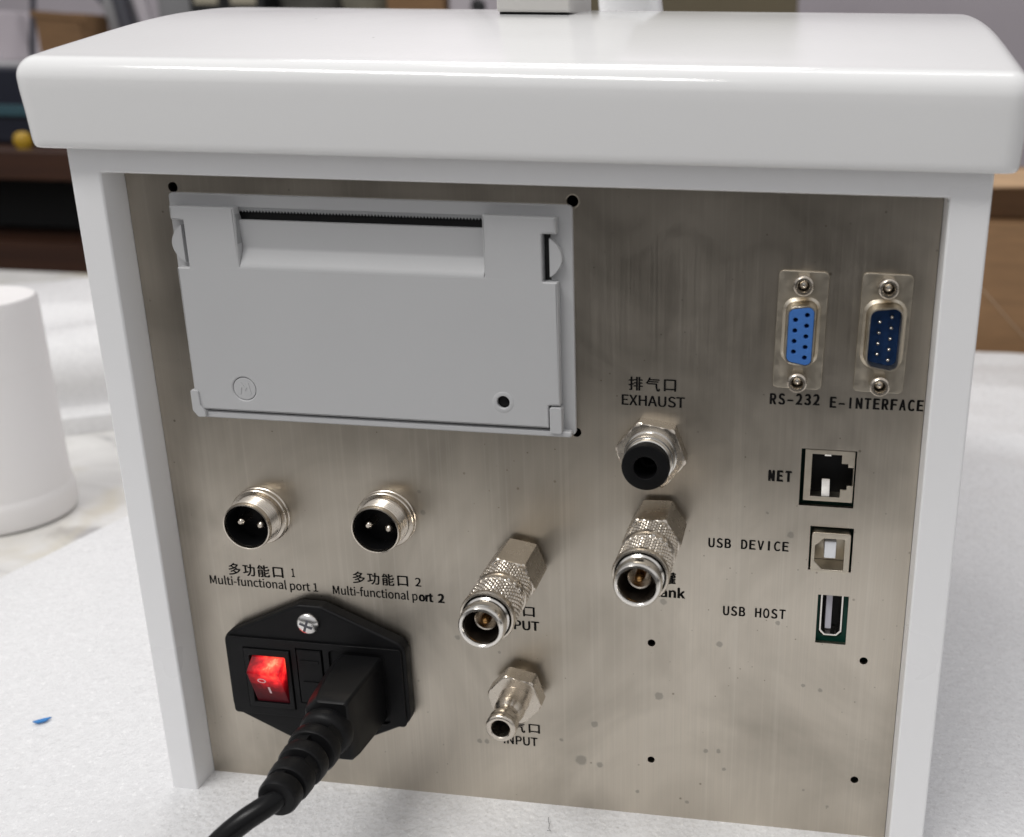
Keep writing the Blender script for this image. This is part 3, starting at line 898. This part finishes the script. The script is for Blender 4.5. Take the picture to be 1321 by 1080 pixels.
oo = rpoly([(190.0, 66.9), (191.4, 65.4), (194.9, 65.4), (196.3, 66.9), (196.3, 78.9), (190.0, 78.9)], 0.3, 3)
oi = rpoly([(190.5, 67.2), (191.7, 65.9), (194.6, 65.9), (195.8, 67.2), (195.8, 78.5), (190.5, 78.5)], 0.3, 3)
b = sheet(oo, [oi], 1.9, 7.9, 0.08); uh = b.build('usb_host_port', 'bright', ins)
sheet(rect(188.4, 198.4, 62.8, 79.8), [rpoly(rect(189.85, 196.45, 65.2, 79.1), 1.2)], 2.7, 3.1).build('board_edge', 'pcb', uh, smooth=0)
b = B(); b.box(190.6, 195.7, 7.0, 7.6, 66.1, 78.4); b.build('socket_back', 'black', uh, smooth=0)
b = B(); b.box(191.6, 193.3, 2.6, 7.0, 67.2, 78.3); b.bevel(0.15, 2); b.build('tongue', 'grey_tongue', uh)

# ---- exhaust push fitting
def hexring(cx, cz, af, rot, y, n=6):
    R = af/2/math.cos(PI/6)
    return [(cx+R*math.cos(rot+k*PI/3), y, cz+R*math.sin(rot+k*PI/3)) for k in range(6)]
def hexnut(cx, cz, af, rot, y0, y1, ch=0.5):
    """hex prism whose front edge is chamfered to a circle"""
    b = B()
    R = af/2/math.cos(PI/6)
    seg = 48
    def outline(scale, lim):
        pts = []
        for i in range(seg):
            t = 2*PI*i/seg
            a = ((t-rot) % (PI/3))-PI/6
            r = min(af/2/math.cos(a), lim)*scale
            pts.append((cx+r*math.cos(t), cz+r*math.sin(t)))
        return pts
    seg = 72
    rings = []
    for y, s, lim in ((y1, 1, R*0.985), (y0+ch, 1, R*0.995), (y0+ch*0.35, 1, af/2*1.075), (y0, 0.985, af/2*1.01)):
        rings.append([(p, y, q) for p, q in outline(s, lim)])
    b.loft(rings)
    return b
c = (142.55, 119.2)
ex = hexnut(*c, 17.0, math.radians(-9), -4.8, -0.02).build('exhaust_fitting', 'nickel', ins, smooth=25)
b = B(); b.lathe((c[0], -4.78, c[1]), [(7.15, -.2), (7.15, .25), (6.85, .35), (6.85, 3.1), (6.7, 3.4), (6.3, 3.5), (6.3, 4.1), (6.1, 4.6), (5.8, 4.75)], (0, -1, 0), 64, False, False); b.build('collar', 'bright', ex)
b = B(); b.lathe((c[0], -9.5, c[1]), [(5.6, 0), (5.6, 1.2), (6.1, 1.5), (6.3, 2.0), (6.32, 3.6), (6.1, 4.05), (5.6, 4.2), (3.4, 4.2), (3.1, 4.0), (3.0, 3.4), (3.0, -4)], (0, -1, 0), 64, False, True); b.build('release_ring', 'black_plastic', ex)
b = B(); b.lathe((c[0], -5.6, c[1]), [(2.7, 0), (2.3, .8), (2.0, .8), (1.9, 0)], (0, -1, 0), 32); b.build('inner_tube', 'black_rubber', ex)

# ---- quick-coupling gas sockets
def knurl(p, amp, n, pitch):
    return lambda t, h: 0.0
def gas_socket(cx, cz, rot):
    O = (cx, 0, cz)
    hx = hexnut(cx, cz, 13.8, rot, -15.0, -2.0, 0.7)
    hx.lathe((cx, 0, cz), [(5.2, -0.5), (5.2, 2.2)], (0, -1, 0), 40)
    root = hx.build('gas_socket', 'nickel', ins, O, smooth=25)
    def sub(bm, nm, mt, **k):
        o = bm.build(nm, mt, root, O, **k); o.location = (0, 0, 0); return o
    # knurled sleeve: fine diamond pattern cut into the surface
    R = 7.6
    hs = [(6.4, 14.0), (6.9, 14.2)]
    bands = ((15.4, 20.8), (24.4, 31.0))
    seg = 238
    rings = []
    m = Matrix.Translation(Vector((cx, 0, cz))) @ frame_to((0, -1, 0))
    def ring(rf, h): rings.append([(m @ Vector((0.94*rf(t)*math.cos(t), 0.94*rf(t)*math.sin(t), h)))[:] for t in [2*PI*i/seg for i in range(seg)]])
    ring(lambda t: 6.3, 14.9); ring(lambda t: 7.3, 15.1)
    def kn(h):
        return lambda t: R-0.55+0.6*(abs(math.sin(15*t+h*1.95))*abs(math.sin(15*t-h*1.95)))**0.7
    h = bands[0][0]
    while h < bands[0][1]: ring(kn(h), h); h += 0.18
    for rr, hh in ((7.65, 21.0), (7.6, 21.3), (7.1, 21.4), (7.1, 23.8), (7.6, 23.95), (7.6, 24.2)): ring(lambda t, rr=rr: rr, hh)
    h = bands[1][0]
    while h < bands[1][1]: ring(kn(h), h); h += 0.18
    for rr, hh in ((7.65, 31.2), (7.7, 32.2), (7.45, 32.7), (6.95, 32.8), (6.8, 32.2), (6.7, 29)): ring(lambda t, rr=rr: rr, hh)
    bm = B(); bm.loft(rings, False, False); sub(bm, 'knurled_sleeve', 'nickel', smooth=28)
    # nose ring with groove and bore
    bm = B(); bm.lathe((cx, 0, cz), [(6.0, 29), (6.0, 33.0), (5.6, 33.4), (5.55, 34.4), (6.0, 34.9), (6.1, 36.4), (5.9, 37.4), (5.5, 37.9), (4.9, 38.0), (4.55, 37.6), (4.5, 36.9)], (0, -1, 0), 72, False, False); sub(bm, 'nose_ring', 'bright')
    bm = B(); bm.lathe((cx, 0, cz), [(4.52, 37.0), (4.45, 36.6), (4.4, 29.5), (0.2, 29.5)], (0, -1, 0), 56, False, True); sub(bm, 'bore', 'dark_metal')
    bm = B(); bm.lathe((cx, 0, cz), [(3.1, 29.6), (3.1, 33.2), (2.9, 33.6), (2.65, 33.4), (2.55, 29.8)], (0, -1, 0), 40, False, True); sub(bm, 'inner_seal', 'nickel')
    bm = B(); bm.lathe((cx, 0, cz), [(1.3, 29.7), (1.3, 33.0), (1.0, 34.2), (0.5, 34.7), (0.1, 34.8)], (0, -1, 0), 28); sub(bm, 'valve_pin', 'brass')
    bm = B()
    for k in range(5):                      # raised marks in the plain groove
        t = math.radians(62-k*17)
        bm.lathe((cx+6.62*math.cos(t), -22.6, cz+6.62*math.sin(t)), [(0.62, -0.3), (0.6, .12), (0.35, .32)], (math.cos(t), 0, math.sin(t)), 14)
    sub(bm, 'raised_marks', 'bright')
    return root
g1 = gas_socket(104.9, 83.3, math.radians(-10))
g1['label'] = 'gas socket above the small gas plug'
g2 = copy_part(g1, ins, (144.5-104.9, 0, 98.4-83.3))
g2['label'] = 'gas socket below the exhaust fitting'
g2.rotation_euler = (0, math.radians(-12), 0)

# ---- small gas plug
c = (103.3, 41.6)
gp = hexnut(*c, 14.4, math.radians(-12), -8.0, -2.8, 0.6)
gp.lathe((c[0], 0, c[1]), [(4.8, -.5), (4.8, 3.0)], (0, -1, 0), 36)
gp = gp.build('gas_plug', 'nickel', ins, smooth=25)
b = B(); b.lathe((c[0], -7.9, c[1]), [(4.62, 0.00), (4.46, 0.41), (4.40, 4.49), (4.35, 5.10), (3.52, 6.73), (3.19, 7.34), (3.19, 8.16), (3.63, 8.77), (4.12, 9.38), (4.35, 10.20), (4.07, 10.91), (4.02, 11.42), (4.35, 12.04), (4.40, 12.85), (4.12, 13.46), (3.63, 13.72), (2.97, 13.72), (2.70, 13.46), (2.59, 12.65), (2.53, 3.06)], (0, -1, 0), 56, False, True); b.build('nipple', 'nickel', gp)
b = B(); b.lathe((c[0], -11.5, c[1]), [(2.45, 0), (2.45, .2)], (0, -1, 0), 32); b.build('bore', 'black', gp)

# ---- multi-pin sockets
def pin_socket(cx, cz):
    O = (cx, 0, cz)
    prof = [(7.2, 0.0), (7.2, 3.0)]
    h = 3.2
    while h < 8.2: prof += [(6.72, h), (7.12, h+0.38), (7.12, h+0.5)]; h += 0.85
    prof += [(7.05, 8.6), (6.95, 9.0), (6.6, 9.1), (6.45, 8.9), (6.4, 1.2), (0.2, 1.2)]
    b = B(); b.lathe((cx, 0, cz), prof, (0, -1, 0), 72, False, True)
    root = b.build('pin_socket', 'nickel', ins, O, smooth=45)
    def sub(bm, nm, mt, **k):
        o = bm.build(nm, mt, root, O, **k); o.location = (0, 0, 0); return o
    b = B(); b.lathe((cx, -0.02, cz), [(8.6, 0), (8.6, .5), (8.35, .7), (8.3, .8), (8.45, 1.0), (8.45, 2.2), (8.2, 2.5), (7.3, 2.6), (7.0, 2.0)], (0, -1, 0), 72, False, False); sub(b, 'ring_nut', 'nickel')
    b = B(); b.lathe((cx, 0, cz), [(6.38, 8.2), (6.2, 8.3), (6.1, 8.0), (6.1, 2.5), (0.2, 2.5)], (0, -1, 0), 56, False, True); sub(b, 'insert', 'black_plastic')
    b = B(); b.box(cx-0.5, cx+0.5, -6.5, -2.4, cz+4.9, cz+6.2); sub(b, 'key', 'black_plastic', smooth=0)
    for dx, dz in ((-2.95, 0.35), (2.95, -0.35)):
        b = B(); b.lathe((cx+dx, -2.4, cz+dz), [(1.28, 0), (1.28, 3.7), (1.05, 4.3), (0.55, 4.7)], (0, -1, 0), 24)
        sub(b, 'contact_pin', 'nickel')
    return root
p1 = pin_socket(27.45, 91.85); p1['label'] = 'pin socket above port 1 lettering'
p2 = copy_part(p1, ins, (65.75-27.45, 0, 93.6-91.85)); p2['label'] = 'pin socket above port 2 lettering'

# ---- mains inlet with lit rocker switch
ipoly = [(12.6, 27.0), (12.6, 53.2), (37.2, 65.2), (44.4, 65.2), (69.6, 54.2), (69.6, 27.6), (44.4, 15.0), (37.2, 15.0)]
b = sheet(rpoly(ipoly, [4.2, 4.2, 4, 4, 4.2, 4.2, 4, 4], 6), [], -4.4, -0.02, 0.9)
inl = b.build('power_inlet', 'black_plastic', ins)
b = sheet(rpoly(rect(13.6, 68.6, 26.6, 53.2), 1.2), [rect(18.9, 33.9, 29.3, 50.0), rpoly([(46.0, 25.6+1.6), (63.6, 27.2), (63.6, 51.3), (46.0, 51.3)], 1.5), rect(35.6, 44.1, 32.0, 51.0)], -5.1, -4.38, 0.15)
b.build('face_plate', 'black_plastic', inl)
b = sheet(rect(19.2, 33.6, 29.6, 49.7), [rpoly(rect(20.9, 32.2, 31.2, 47.6), .5)], -5.6, -4.38, 0.2); b.build('switch_frame', 'black_rubber', inl)
b = B()
b.prism([(-4.39, 31.3), (-4.9, 31.3), (-9.0, 43.6), (-8.6, 44.4), (-4.8, 47.4), (-4.39, 47.4)], 21.5, 31.7, f=lambda a, q, x: (x, a, q)); b.bevel(0.45, 3)
rk = b.build('rocker_switch', 'rocker', inl)
nrm = Vector((0, -12.3, -4.1)).normalized(); upv = Vector((0, -4.1, 12.3)).normalized()
def on_rocker(u, v, d=0.06): return Vector((26.6+u, -4.9, 31.3))+upv*v+nrm*d
b = B()
ro, ri = [], []
for k in range(28):
    t = 2*PI*k/28
    ro.append(on_rocker(-1.1+1.35*math.cos(t), 9.9+1.0*math.sin(t))[:]); ri.append(on_rocker(-1.1+0.95*math.cos(t), 9.9+0.62*math.sin(t))[:])
b.loft([ro, ri], False, False)
q = [on_rocker(u, v)[:] for u, v in ((0.0, 4.2), (0.65, 4.2), (0.65, 7.0), (0.0, 7.0))]
b.bm.faces.new([b.bm.verts.new(p) for p in q])
b.build('switch_marks', 'mark', inl, smooth=0)
b = B(); b.box(36.0, 43.7, -5.45, -4.38, 32.4, 50.6); b.bevel(0.3, 2); b.box(37.0, 42.7, -5.65, -5.3, 46.3, 47.3); b.box(37.4, 42.3, -5.7, -5.3, 33.2, 40); b.build('fuse_drawer', 'black_plastic', inl)
b = B(); b.lathe((40.4, -4.38, 59.5), [(3.45, 0), (3.45, .5), (3.2, 1.0), (2.6, 1.45), (1.6, 1.75), (.4, 1.85)], (0, -1, 0), 40)
sc_ = b.build('mounting_screw', 'zinc', inl)
b = B(); b.box(40.4-2.0, 40.4+2.0, -6.29, -5.6, 59.5-.36, 59.5+.36, Matrix.Rotation(0.35, 4, 'Y')); b.box(40.4-.36, 40.4+.36, -6.27, -5.6, 59.5-2.0, 59.5+2.0, Matrix.Rotation(0.35, 4, 'Y')); b.build('screw_recess', 'dark_grey', inl, smooth=0)

# ================================================================== POWER CORD
pc = empty('power_cord', (54.8, -5, 39))
tag(pc, 'black mains power cord with ribbed neck plugged into the inlet', 'power cord')
def cpart(bm, nm, mt, **k):
    o = bm.build(nm, mt, pc, **k); o.location = -pc.location; return o
def plug_ring(y, w0, w1, z0, z1, ch):
    return [(p, y, q) for p, q in rpoly([(w0, z0+ch), (w0+ch, z0), (w1, z0), (w1, z1), (w0+ch, z1), (w0, z1-ch)], 1.0, 3)]
b = B()
b.loft([plug_ring(-4.5, 47.0, 62.3, 28.3, 49.9, 3.0), plug_ring(-8, 47.0, 62.3, 28.3, 49.9, 3.0), plug_ring(-14, 47.4, 62.2, 28.5, 49.8, 3.2), plug_ring(-22, 47.9, 61.8, 28.9, 49.4, 3.4), plug_ring(-25.2, 48.3, 61.4, 29.4, 48.9, 3.6), plug_ring(-26, 49.0, 60.8, 30.2, 48.2, 3.6)])
cpart(b, 'plug', 'black_rubber', smooth=40)
def axis(h):                                    # cable centre line, h mm out from the panel
    return Vector((54.7, -h, 39.2))
b = B()
pr_ = [(7.48, 25.50), (7.57, 27.00), (7.13, 28.60), (6.44, 29.60), (4.80, 30.20), (4.80, 32.00), (6.87, 32.20), (7.13, 32.90), (7.05, 35.20), (6.61, 35.80), (4.48, 36.20), (4.48, 38.20), (6.35, 38.40), (6.61, 39.20), (6.44, 41.60), (6.00, 42.20), (4.16, 42.60), (4.16, 44.60), (5.74, 44.80), (6.00, 45.60), (5.83, 48.40), (5.39, 49.20), (3.68, 49.50), (4.00, 50.20), (5.22, 50.40), (5.39, 51.20), (5.31, 53.60), (4.87, 54.40), (3.13, 54.70)]
seg = 48
rings = []
for r, h in pr_:
    c0 = axis(h)
    rings.append([(c0.x+r*math.cos(2*PI*k/seg), c0.y, c0.z+r*math.sin(2*PI*k/seg)) for k in range(seg)])
b.loft(rings)
# webs that bridge the ribs on two sides, so the gaps read as slots
for (h0, h1, a0) in ((29.8, 32.4, 0.5), (35.8, 38.6, 2.0), (42, 45, 0.5), (49, 50.8, 2.0)):
    for s in (0, PI):
        rr = 6.45-(h0-30)*0.075
        ring0 = []
        pts = [(rr*0.55, a0+s-0.55), (rr, a0+s-0.5), (rr*1.02, a0+s), (rr, a0+s+0.5), (rr*0.55, a0+s+0.55)]
        rgs = []
        for h in (h0, h1):
            c0 = axis(h)
            rgs.append([(c0.x+p*math.cos(t), c0.y, c0.z+p*math.sin(t)) for p, t in pts])
        b.loft(rgs)
cpart(b, 'strain_relief', 'black_rubber', smooth=40)
pts = [axis(h)[:] for h in (44, 49, 53)]
tail = [(53.0, -56.2, 38.6), (49.0, -60, 36.8), (44.4, -63.8, 33.4), (40.5, -67.5, 28.8), (34.5, -72, 22.0), (27, -77, 14.0), (16, -84, 7.2), (0, -96, 3.8), (-24, -114, 3.3), (-60, -140, 3.2), (-110, -180, 3.2)]
ctrl = [Vector(p) for p in pts+tail]
dense = []
for i in range(len(ctrl)-1):
    p0, p1, p2, p3 = ctrl[max(i-1, 0)], ctrl[i], ctrl[i+1], ctrl[min(i+2, len(ctrl)-1)]
    for k in range(8):
        t = k/8
        dense.append(0.5*((2*p1)+(p2-p0)*t+(2*p0-5*p1+4*p2-p3)*t*t+(3*p1-p0-3*p2+p3)*t**3))
dense.append(ctrl[-1])
b = B(); b.tube(dense, 2.9, 24); cpart(b, 'cable', 'cable', smooth=60)
